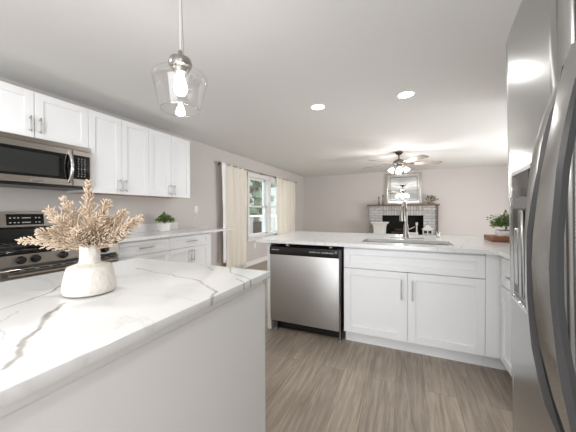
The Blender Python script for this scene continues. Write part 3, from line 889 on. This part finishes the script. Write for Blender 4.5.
MT['steelhandle'] = steel('handle_steel', '#b4b3b1', 0.26, 'z')
h1 = [(1.5, 3.401, 0.712, 3.399, 0.692, 3.4, 0.686), (1.482, 3.397, 0.712, 3.393, 0.692, 3.394, 0.686), (1.43, 3.383, 0.712, 3.386, 0.692, 3.388, 0.686), (1.387, 3.37, 0.712, 3.373, 0.692, 3.38, 0.686), (1.338, 3.359, 0.712, 3.363, 0.692, 3.371, 0.686), (1.288, 3.352, 0.712, 3.357, 0.692, 3.361, 0.686), (1.237, 3.348, 0.712, 3.349, 0.692, 3.356, 0.686), (1.165, 3.344, 0.712, 3.341, 0.692, 3.347, 0.686), (1.104, 3.345, 0.712, 3.341, 0.692, 3.346, 0.686), (1.042, 3.345, 0.712, 3.342, 0.692, 3.348, 0.686), (0.991, 3.349, 0.712, 3.345, 0.692, 3.353, 0.686), (0.94, 3.353, 0.712, 3.349, 0.692, 3.359, 0.686), (0.881, 3.363, 0.712, 3.359, 0.692, 3.369, 0.686), (0.832, 3.372, 0.712, 3.369, 0.692, 3.38, 0.686), (0.787, 3.39, 0.712, 3.385, 0.692, 3.391, 0.686), (0.756, 3.4, 0.712, 3.397, 0.692, 3.4, 0.686), (0.735, 3.41, 0.712, 3.408, 0.692, 3.41, 0.686)]
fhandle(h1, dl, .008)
h2 = [(1.5, 3.386, 0.645, 3.392, 0.602, 3.393, 0.594), (1.454, 3.374, 0.645, 3.379, 0.602, 3.379, 0.594), (1.41, 3.366, 0.645, 3.37, 0.602, 3.372, 0.594), (1.366, 3.36, 0.645, 3.362, 0.602, 3.366, 0.594), (1.322, 3.353, 0.645, 3.355, 0.602, 3.36, 0.594), (1.278, 3.346, 0.645, 3.35, 0.602, 3.355, 0.594), (1.232, 3.341, 0.645, 3.347, 0.602, 3.352, 0.594), (1.168, 3.335, 0.645, 3.343, 0.602, 3.348, 0.594), (1.113, 3.333, 0.645, 3.341, 0.602, 3.348, 0.594), (1.058, 3.335, 0.645, 3.343, 0.602, 3.349, 0.594), (1.012, 3.339, 0.645, 3.347, 0.602, 3.353, 0.594), (0.967, 3.344, 0.645, 3.351, 0.602, 3.359, 0.594), (0.915, 3.355, 0.645, 3.357, 0.602, 3.367, 0.594), (0.872, 3.364, 0.645, 3.365, 0.602, 3.373, 0.594), (0.83, 3.376, 0.645, 3.372, 0.602, 3.381, 0.594), (0.802, 3.384, 0.645, 3.379, 0.602, 3.386, 0.594), (0.77, 3.393, 0.645, 3.39, 0.602, 3.395, 0.594), (0.74, 3.404, 0.645, 3.402, 0.602, 3.406, 0.594)]
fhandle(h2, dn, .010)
# dispenser on the far door
du = Vector((3.400 - 3.4178, .83 - 1.02, 0)); du.normalize()
DT = frame((3.4178, 1.02, 0), du, (du.y, -du.x, 0))
dsp = MB(DT).box(0, .190, -.02, .003, .945, 1.325, .003).build('dispenser', 'grey', dl, lab='grey ice and water dispenser frame')
MB(DT).box(.012, .18, .002, .006, 1.245, 1.312, .002).build('dispenser_display', 'blackgl', dsp)
MB(DT).box(.010, .18, .002, .0045, .975, 1.215, .002).build('dispenser_recess', 'black', dsp)
MB(DT).box(.012, .18, .002, .012, .95, .962, .003).build('drip_tray', 'chrome', dsp)
MB(DT).box(.045, .085, .004, .010, 1.0, 1.16, .003).build('paddle', 'steel', dsp)
FR = t
MB(DT).box(.10, .13, .004, .012, .98, 1.21, .003).build('dispenser_trim', 'steel', dsp)
# the refrigerator leans a touch towards the aisle
FR.rotation_euler = (0, -LEAN, 0); FR.location.x += 1.2 * LEAN; FR.location.z -= .006
# ------------------------------------------------------------------ vase with dried plumes
VX, VY = 2.099, .588
prof = [(0, .911), (.064, .911), (.075, .916), (.080, .928), (.079, .945), (.074, .97), (.068, .998), (.064, 1.006), (.048, 1.011), (.035, 1.016), (.031, 1.026), (.030, 1.05), (.0305, 1.080), (.028, 1.081), (.027, 1.07), (.027, .95), (0, .945)]
m = MB().lathe(prof, (VX, VY, 0), 48)
tag(m.build('vase', 'ceramic'), 'rough white ceramic vase with narrow neck on the island', 'vase')
lat = Vector((.9135, .4068, 0)); dep = Vector((-.4068, .9135, 0))


def plume(tipl, tipz, tipd, label, n=150, width=.03):
    m = MB(); st = MB()
    p0 = Vector((VX, VY, 0)) + lat * (tipl * .05) + dep * (tipd * .05); p0.z = 1.03
    p3 = Vector((VX, VY, 0)) + lat * tipl + dep * tipd; p3.z = tipz
    p1 = p0 + Vector((0, 0, .05)) + lat * tipl * .12
    p2 = p0.lerp(p3, .6) + Vector((0, 0, .03 if tipz < 1.25 else 0.0))

    def bez(q): return p0 * (1 - q) ** 3 + p1 * 3 * q * (1 - q) ** 2 + p2 * 3 * q * q * (1 - q) + p3 * q ** 3
    st.tube([bez(i / 12) for i in range(13)], .002, 6, [.0022 - .0012 * i / 12 for i in range(13)])
    nb = n // 6
    for i in range(nb + 8):                                   # side branches, each with its own row of florets
        q = min(.985, .24 + .76 * (i / (nb + 7)) ** .95)
        c = bez(q); tan = (bez(min(1, q + .02)) - bez(q - .02)).normalized()
        env = width * 1.75 * min(1, (1.05 - q) / .62) ** .9 * min(1, (q - .14) / .14) * random.uniform(.65, 1.15) + .004
        a = i * 2.4 + random.uniform(-.4, .4)
        s = tan.cross(Vector((0, 0, 1)))
        if s.length < .1: s = tan.cross(Vector((1, 0, 0)))
        s.normalize(); nn = s.cross(tan)
        rad = s * math.cos(a) + nn * math.sin(a)
        bd_ = (tan * .85 + rad * .65 + Vector((0, 0, -.06))).normalized()
        st.tube([c, c + bd_ * env * .9], .0006, 4)
        nf = 4 + int(env / .008)
        for f_ in range(nf):
            h = (f_ + .6) / nf
            side = (rad.cross(bd_).normalized() * random.choice((-1, 1)) + rad * random.uniform(-.6, .6)) * .0035
            dirv = (bd_ + side * random.uniform(40, 120)).normalized()
            m.blob(c + bd_ * env * h + side * random.uniform(.3, 1.4), .0021, .0021, random.uniform(.0045, .0085), 1, .1, dirv.to_track_quat('Z', 'Y').to_matrix())
    t = thing('dried_plume', label, 'dried plume', (VX, VY, 1.03), 'dried plumes in the white vase')
    m.build('seed_head', 'plume', t)
    st.build('stem', 'stem', t)
    return t


gen = 'shorter beige dried plume packed among the others in the white vase'
for l_, z_, d_, lab_, wd in (
    (.00, 1.305, .00, 'tallest beige dried plume, upright in the white vase', .03),
    (-.245, 1.095, -.02, 'lowest beige dried plume, stretching far left over the range', .026),
    (-.125, 1.245, .03, 'beige dried plume leaning up and left from the white vase', .03),
    (-.105, 1.20, -.05, gen, .034), (-.06, 1.21, .06, gen, .032), (.045, 1.235, .04, 'beige dried plume just right of the tallest one', .032),
    (.10, 1.195, .06, gen, .032), (.185, 1.172, .03, 'beige dried plume reaching furthest right from the white vase', .032),
    (.16, 1.13, -.03, 'beige dried plume drooping low to the right of the vase neck', .03), (.08, 1.18, -.06, gen, .034),
    (-.17, 1.135, .05, gen, .03), (-.04, 1.17, -.08, gen, .036), (.03, 1.16, .09, gen, .036), (.12, 1.145, .10, gen, .032), (-.09, 1.13, -.10, gen, .032), (.04, 1.13, -.10, gen, .034)):
    plume(l_ * .93 - .004, z_, d_, lab_, 260, wd * 1.1)

# ------------------------------------------------------------------ potted plants


def plant(x, y, z, label, potb, foliage_r, hgt, n, mats=('leaf', 'leaf2'), leaf=.022, group=None):
    t = thing('potted_plant', label, 'plant', (x, y, z))
    potb(t)
    for mi, mat in enumerate(mats):
        m = MB()
        for i in range(n):
            a = random.uniform(0, 6.28); q = random.random() ** .6
            p = Vector((x + foliage_r * q * math.cos(a), y + foliage_r * q * math.sin(a), z + hgt[0] + (hgt[1] - hgt[0]) * (1 - q * .6) * random.uniform(.25, 1)))
            d = Vector((math.cos(a) * q, math.sin(a) * q, random.uniform(.1, 1))).normalized()
            s = d.cross(Vector((0, 0, 1)))
            if s.length < .05: s = Vector((1, 0, 0))
            s.normalize(); u = s.cross(d) * .25
            L_ = leaf * random.uniform(.7, 1.4)
            m.grid([[p, p, p], [p + d * L_ * .4 - s * L_ * .3 + u * L_, p + d * L_ * .45, p + d * L_ * .4 + s * L_ * .3 + u * L_], [p + d * L_, p + d * L_, p + d * L_]])
        m.build('foliage', mat, t, solid=.0008)
    m = MB()
    for i in range(14):
        a = random.uniform(0, 6.28); q = random.random() * foliage_r * .9
        m.tube([(x, y, z + hgt[0] - .02), (x + q * .5 * math.cos(a), y + q * .5 * math.sin(a), z + (hgt[0] + hgt[1]) / 2), (x + q * math.cos(a), y + q * math.sin(a), z + hgt[1] * .85)], .0016, 5)
    m.build('stems', 'leaf', t)
    return t


def pot_round(x, y, z, r, h):
    def f(t):
        MB().lathe([(0, z), (r * .8, z), (r * .9, z + .004), (r, z + h), (r * .93, z + h), (r * .88, z + h * .8), (0, z + h * .8)], (x, y, 0), 28).build('pot', 'ceramic2', t)
        MB().lathe([(r * .87, z + h * .82), (0, z + h * .84)], (x, y, 0), 20).build('soil', 'soil', t)
    return f


plant(.20, 2.56, ZL1, 'small green plant in a white pot on the left worktop', pot_round(.20, 2.56, ZL1, .078, .105), .10, (.095, .235), 170, leaf=.03)
tag(MB().box(3.83, 4.20, 2.95, 3.22, .91, .957, .006, 2).build('wooden_board', 'board'), 'thick warm brown wooden board on the peninsula under the plant', 'board')


def pot_box(t):
    MB().box(3.895, 4.06, 3.02, 3.13, .957, 1.01, .008, 2).build('pot', 'ceramic2', t)
    MB().box(3.903, 4.052, 3.028, 3.122, 1.006, 1.013).build('soil', 'soil', t)


def plant2():
    x, y, z = 3.965, 3.075, .957
    t = plant(x, y, z, 'leafy green plant in a low white pot on the brown wooden board', pot_box, .105, (.055, .215), 170, leaf=.027)
    m = MB()
    for tip in ((3.82, 3.06, 1.125), (3.85, 3.04, 1.085), (3.86, 3.10, 1.145)):
        m.tube([(3.99, 3.1, 1.02), ((3.99 + tip[0]) / 2, (3.1 + tip[1]) / 2, tip[2] + .01), tip], .0018, 5)
        for q in (.5, .65, .8, .95):
            c = Vector((3.99, 3.1, 1.04)).lerp(Vector(tip), q)
            for s in (-1, 1): m.blob(c + Vector((-.004, .0, .010 * s)), .010, .004, .005, 1)
    m.build('trailing_sprig', 'leaf', t)


plant2()

# ------------------------------------------------------------------ lamps


def downlight(x, y, label, power, group='recessed ceiling lights'):
    t = thing('recessed_light', label, 'ceiling light', (x, y, H - .012), group)
    MB().lathe([(.070, H - .004), (.092, H - .001), (.096, H), (.07, H), (.070, H - .004)], (x, y, 0), 32).lathe([(.070, H - .004), (.070, H + .0)], (x, y, 0), 32).build('trim_ring', 'trim', t)
    MB().lathe([(0, H - .006), (.04, H - .0055), (.071, H - .003)], (x, y, 0), 32).build('diffuser', 'lamp', t)
    l = bpy.data.lights.new('downlight', 'AREA'); l.shape = 'DISK'; l.size = .14; l.energy = power; l.color = (1, .99, .975)
    o = bpy.data.objects.new('downlight', l); COL.objects.link(o); o.location = (x, y, H - .012)
    return t


PW = 3.2
downlight(2.242, 2.81, 'left of the two lit recessed lights above the peninsula', PW)
downlight(3.123, 2.87, 'right of the two lit recessed lights above the peninsula', PW)
downlight(1.15, .35, 'added recessed fill light above the range side of the island', PW * 2.6)  # out of view, added to brighten the range and the wall behind
downlight(3.1, .1, 'added recessed fill light directly above the refrigerator aisle', PW)  # out of view, added with the two rear ones as kitchen fill
downlight(1.6, -1.6, 'added recessed fill light at the rear left of the kitchen', PW)
downlight(3.1, -1.6, 'added recessed fill light at the rear right of the kitchen', PW)

# pendant
QX, QY = 2.135, .972
t = thing('pendant_lamp', 'lit clear glass pendant lamp hanging above the island', 'pendant lamp', (QX, QY, H))
MB().lathe([(0, H - .03), (.02, H - .03), (.055, H - .02), (.062, H), (0, H)], (QX, QY, 0), 28).build('ceiling_canopy', 'nickel', t)
MB().cyl((QX, QY, 1.955), (QX, QY, H - .02), .0022, seg=8).build('cord', 'ceramic2', t)
MB().cyl((QX + .014, QY + .008, 1.945), (QX + .004, QY, H - .02), .0012, seg=6).build('support_wire', 'nickel', t)
DZ = -.022
MB().lathe([(0, 1.985), (.010, 1.985), (.012, 1.965), (.022, 1.96), (.03, 1.955), (.048, 1.945), (.054, 1.925), (.05, 1.908), (.034, 1.902), (.034, 1.888), (.028, 1.880), (.0, 1.880)], (QX, QY, DZ), 28).build('socket_cap', 'nickel', t)
prof = [(.034, 1.878), (.06, 1.866), (.10, 1.852), (.118, 1.845), (.124, 1.839), (.125, 1.830), (.118, 1.800), (.108, 1.76), (.098, 1.715), (.090, 1.682)]
MB().lathe(prof, (QX, QY, 0), 48).build('glass_shade', 'glass', t)
m = MB()
ring = [(.0895 + .0018 * math.cos(k * math.pi / 4), 1.681 + .0018 * math.sin(k * math.pi / 4)) for k in range(9)]
m.lathe(ring, (QX, QY, 0), 48).build('shade_rim', 'glassrim', t)
MB().lathe([(0, 1.750), (.016, 1.754), (.028, 1.768), (.031, 1.788), (.026, 1.815), (.018, 1.838), (.013, 1.860), (0, 1.860)], (QX, QY, 0), 24).build('bulb', 'bulb', t)
l = bpy.data.lights.new('pendant_light', 'POINT'); l.energy = 4; l.color = (1, .98, .95); l.shadow_soft_size = .04
o = bpy.data.objects.new('pendant_light', l); COL.objects.link(o); o.location = (QX, QY, 1.70)

# ceiling fan
fx, fy, FZ = 3.0, 5.6, -.06
t = thing('ceiling_fan', 'five-blade ceiling fan with lit glass shades in the family room', 'ceiling fan', (fx, fy, H))
MB().lathe([(0, H), (.07, H), (.072, H - .02), (.045, H - .05), (.02, H - .06), (0, H - .06)], (fx, fy, 0), 28).build('ceiling_mount', 'candle', t)
MB().cyl((fx, fy, H - .06), (fx, fy, 2.24 + FZ), .012, seg=12).build('downrod', 'candle', t)
MB().lathe([(0, 2.25), (.04, 2.25), (.085, 2.235), (.115, 2.205), (.115, 2.165), (.09, 2.145), (.05, 2.13), (.05, 2.10), (.06, 2.095), (.06, 2.08), (0, 2.075)], (fx, fy, FZ), 32).build('motor', 'fanmetal', t)
for k in range(5):
    a = math.radians(16 + 72 * k); c_, s_ = math.cos(a), math.sin(a)

    def TT(p, c_=c_, s_=s_):
        x, y, z = p; z2 = z - y * .20
        return Vector((fx + x * c_ - y * s_, fy + x * s_ + y * c_, 2.165 + FZ + z2))
    m = MB(TT); pl = [(.20, -.05), (.30, -.068), (.70, -.08), (.76, -.066), (.775, -.03), (.775, .03), (.76, .066), (.70, .08), (.30, .068), (.20, .05)]
    m.prism(pl, 0, .007)
    bl = m.build('blade', 'blade', t, smooth=False)
    m = MB(TT); m.box(.09, .20, -.016, .016, -.008, -.001, .002); m.prism([(.18, -.02), (.27, -.04), (.29, 0), (.27, .04), (.18, .02)], -.006, -.0005)
    m.build('blade_bracket', 'fanmetal', bl)
for k in range(4):
    a = math.radians(5 + 90 * k); d = Vector((math.cos(a), math.sin(a), 0))
    p0 = Vector((fx, fy, 2.09 + FZ)) + d * .045; p1 = Vector((fx, fy, 2.085 + FZ)) + d * .105
    MB().tube([p0, p0.lerp(p1, .5) + Vector((0, 0, .008)), p1], .010, 10).build('lamp_arm', 'fanmetal', t)
    ax = (d * .75 + Vector((0, 0, -1))).normalized()
    MB().lathe([(.016, -.010), (.026, .0), (.042, .03), (.052, .06), (.058, .085), (.054, .085), (.03, .03), (0, .02)], p1, 24, ax).build('glass_shade', 'shade', t)
    l = bpy.data.lights.new('fan_bulb', 'POINT'); l.energy = 7.5; l.color = (1, .985, .96); l.shadow_soft_size = .05
    o = bpy.data.objects.new('fan_bulb', l); COL.objects.link(o); o.location = p1 + ax * .13
MB().cyl((fx + .03, fy - .02, 1.90), (fx + .03, fy - .02, 2.02), .0015, seg=6).blob((fx + .03, fy - .02, 1.895), .007, .007, .012, 1).build('pull_chain', 'chrome', t)

# ------------------------------------------------------------------ fireplace
BX0, BX1, BYF = 2.14, 3.88, 8.10
t = thing('fireplace', 'whitewashed brick fireplace with brown wooden mantel on the far wall', 'fireplace', (3.03, 8.2, 0))
MB().box(BX0, 2.50, BYF, YB, .42, 1.33).build('brick_pier', 'bricks', t, smooth=False)
MB().box(3.56, BX1, BYF, YB, .42, 1.33).build('brick_pier', 'bricks', t, smooth=False)
MB().box(2.50, 3.56, BYF, YB, 1.065, 1.33).build('brick_lintel', 'bricksv', t, smooth=False)
MB().box(2.50, 3.56, YB - .02, YB, .42, 1.065).box(2.50, 2.505, BYF + .03, YB, .42, 1.065).box(3.555, 3.56, BYF + .03, YB, .42, 1.065).box(2.5, 3.56, BYF + .03, YB, 1.06, 1.065).build('firebox', 'soot', t, smooth=False)
MB().box(BX0 - .05, BX1 + .06, 8.02, YB, 1.33, 1.375, .004).build('mantel_shelf', 'mantel', t)
MB().box(BX0 - .02, BX1 + .02, 7.62, YB, 0, .42).build('raised_hearth', 'bricks', t, smooth=False)
m = MB().box(BX1, BX1 + .03, 8.05, YB, .42, 1.33).build('side_trim', 'mantel', t)
g = thing('log_grate', 'dark grate with charred logs inside the firebox', 'fire grate', (3.0, 8.19, .42))
m = MB()
for x in (2.75, 2.88, 3.0, 3.12, 3.25): m.box(x - .008, x + .008, 8.13, 8.26, .50, .515).box(x - .008, x + .008, 8.13, 8.145, .515, .58)
for x in (2.78, 3.22): m.box(x - .008, x + .008, 8.14, 8.155, .42, .50).box(x - .008, x + .008, 8.24, 8.255, .42, .50)
m.box(2.72, 3.28, 8.18, 8.195, .495, .51)
m.build('grate', 'iron', g)
MB().cyl((2.74, 8.18, .56), (3.24, 8.20, .56), .045, .04, 10).build('log', 'log', g)
MB().cyl((2.80, 8.23, .57), (3.20, 8.22, .58), .04, .045, 10).build('log', 'log', g)
MB().cyl((2.84, 8.19, .645), (3.18, 8.22, .655), .038, .033, 10).build('log', 'log', g)

t = thing('mirror', 'square mirror in a silver frame leaning on the mantel', 'mirror', (3.03, 8.26, 1.375))
mx0, mx1, mz0, mz1 = 2.60, 3.52, 1.375, 2.255
m = MB(); fw_ = .055
m.box(mx0, mx0 + fw_, 8.255, 8.29, mz0, mz1, .008, 2).box(mx1 - fw_, mx1, 8.255, 8.29, mz0, mz1, .008, 2).box(mx0 + fw_, mx1 - fw_, 8.255, 8.29, mz0, mz0 + fw_, .008, 2).box(mx0 + fw_, mx1 - fw_, 8.255, 8.29, mz1 - fw_, mz1, .008, 2)
m.build('outer_frame', 'silver', t)
m = MB(); i0, i1, j0, j1 = mx0 + .10, mx1 - .10, mz0 + .10, mz1 - .10
m.box(i0, i0 + .014, 8.258, 8.285, j0, j1, .003).box(i1 - .014, i1, 8.258, 8.285, j0, j1, .003).box(i0, i1, 8.258, 8.285, j0, j0 + .014, .003).box(i0, i1, 8.258, 8.285, j1 - .014, j1, .003)
m.build('inner_moulding', 'grey', t)
MB().box(mx0 + .05, mx1 - .05, 8.27, 8.292, mz0 + .05, mz1 - .05).build('mirror_glass', 'mirror', t, smooth=False)

# the mirror leans back against the wall
t.rotation_euler = (math.radians(-2.0), 0, 0); t.location.y -= .034

for x, hh, lab in ((2.405, .235, 'shorter dark candlestick on the left of the mantel'), (2.515, .285, 'taller dark candlestick nearest the mirror on the mantel')):
    t = thing('candlestick', lab, 'candlestick', (x, 8.15, 1.375), 'candlesticks on the mantel')
    z = 1.375
    MB().lathe([(0, z), (.034, z), (.034, z + .010), (.014, z + .022), (.010, z + .06), (.014, z + .075), (.009, z + .09), (.009, z + hh - .06), (.02, z + hh - .05), (.022, z + hh - .04), (0, z + hh - .04)], (x, 8.15, 0), 18).build('holder', 'candle', t)
    MB().cyl((x, 8.15, z + hh - .045), (x, 8.15, z + hh), .014, seg=14).build('candle', 'candle', t)

t = thing('flower_arrangement', 'dusty pink flowers in a small bowl at the right end of the mantel', 'flowers', (3.74, 8.14, 1.375))
MB().lathe([(0, 1.375), (.05, 1.375), (.085, 1.40), (.09, 1.43), (.08, 1.43), (.0, 1.41)], (3.74, 8.14, 0), 22).build('bowl', 'candlewax', t)
m = MB(); g_ = MB(); s_ = MB()
for i in range(34):
    a = random.uniform(0, 6.28); q = random.random() ** .6 * .17
    p = (3.74 + q * math.cos(a), 8.14 + q * .45 * math.sin(a), 1.47 + random.uniform(0, .15) * (1 - q * 2))
    (m if i % 3 else g_).blob(p, .026, .024, .018, 1, .25)
    s_.tube([(3.74, 8.14, 1.42), p], .002, 4)
m.build('petals', 'pink', t); g_.build('leaves', 'leaf', t); s_.build('stems', 'leaf', t)

# things on the raised hearth
BKX, BKY = 2.455, 7.86
t = thing('basket', 'white basket with flared cloth rim on the hearth left of the firebox', 'basket', (BKX, BKY, .42))


def sq(z, a, b_): return [(BKX + sx * a, BKY + sy * b_, z) for sx, sy in ((-1, -1), (1, -1), (1, 1), (-1, 1))]


MB().loft([sq(.42, .15, .11), sq(.60, .155, .115), sq(.78, .16, .12)]).build('body', 'basket', t)
MB().loft([sq(.53, .1535, .1135), sq(.56, .1545, .1145)]).build('band', 'basketband', t, lab='tan woven band')
MB().loft([sq(.74, .165, .125), sq(.80, .17, .13), sq(.862, .235, .165), sq(.88, .23, .16), sq(.80, .14, .10)]).build('cloth_rim', 'whitewood', t)

t = thing('lantern', 'white house-shaped lantern on the hearth at the right of the firebox', 'lantern', (3.64, 7.84, .42))
lx0, lx1, ly0, ly1 = 3.525, 3.755, 7.77, 7.91
m = MB().box(lx0, lx1, ly0, ly1, .42, .45, .003)
for x in (lx0 + .012, lx1 - .012, (lx0 + lx1) / 2):
    for y in (ly0 + .01, ly1 - .01): m.box(x - .012, x + .012, y - .01, y + .01, .45, .70)
m.box(lx0, lx1, ly0, ly0 + .02, .575, .595).box(lx0, lx1, ly0, ly1, .675, .70)
m.build('frame', 'whitewood', t, smooth=False)
MB().box(lx0 + .02, lx1 - .02, ly0 + .03, ly1 - .03, .452, .675).build('pane', 'darkpane', t, smooth=False)
m = MB(); xm = (lx0 + lx1) / 2
m.loft([[(lx0 - .025, y, .70), (lx1 + .025, y, .70), (xm, y, .825)] for y in (ly0 - .01, ly1 + .01)]); m.build('roof', 'whitewood', t, smooth=False)

t = thing('hearth_stand', 'white wooden stand with a tall post on the hearth left of the lantern', 'candle stand', (3.28, 7.86, .42))
MB().box(3.16, 3.42, 7.80, 7.90, .42, .45, .003).box(3.16, 3.42, 7.82, 7.88, .56, .61, .004).box(3.17, 3.20, 7.82, 7.88, .45, .56).box(3.38, 3.41, 7.82, 7.88, .45, .56).build('rail', 'whitewood', t, smooth=False)
MB().lathe([(0, .61), (.03, .61), (.018, .63), (.016, .80), (.03, .82), (.032, .88), (0, .885)], (3.385, 7.85, 0), 16).build('post', 'whitewood', t)
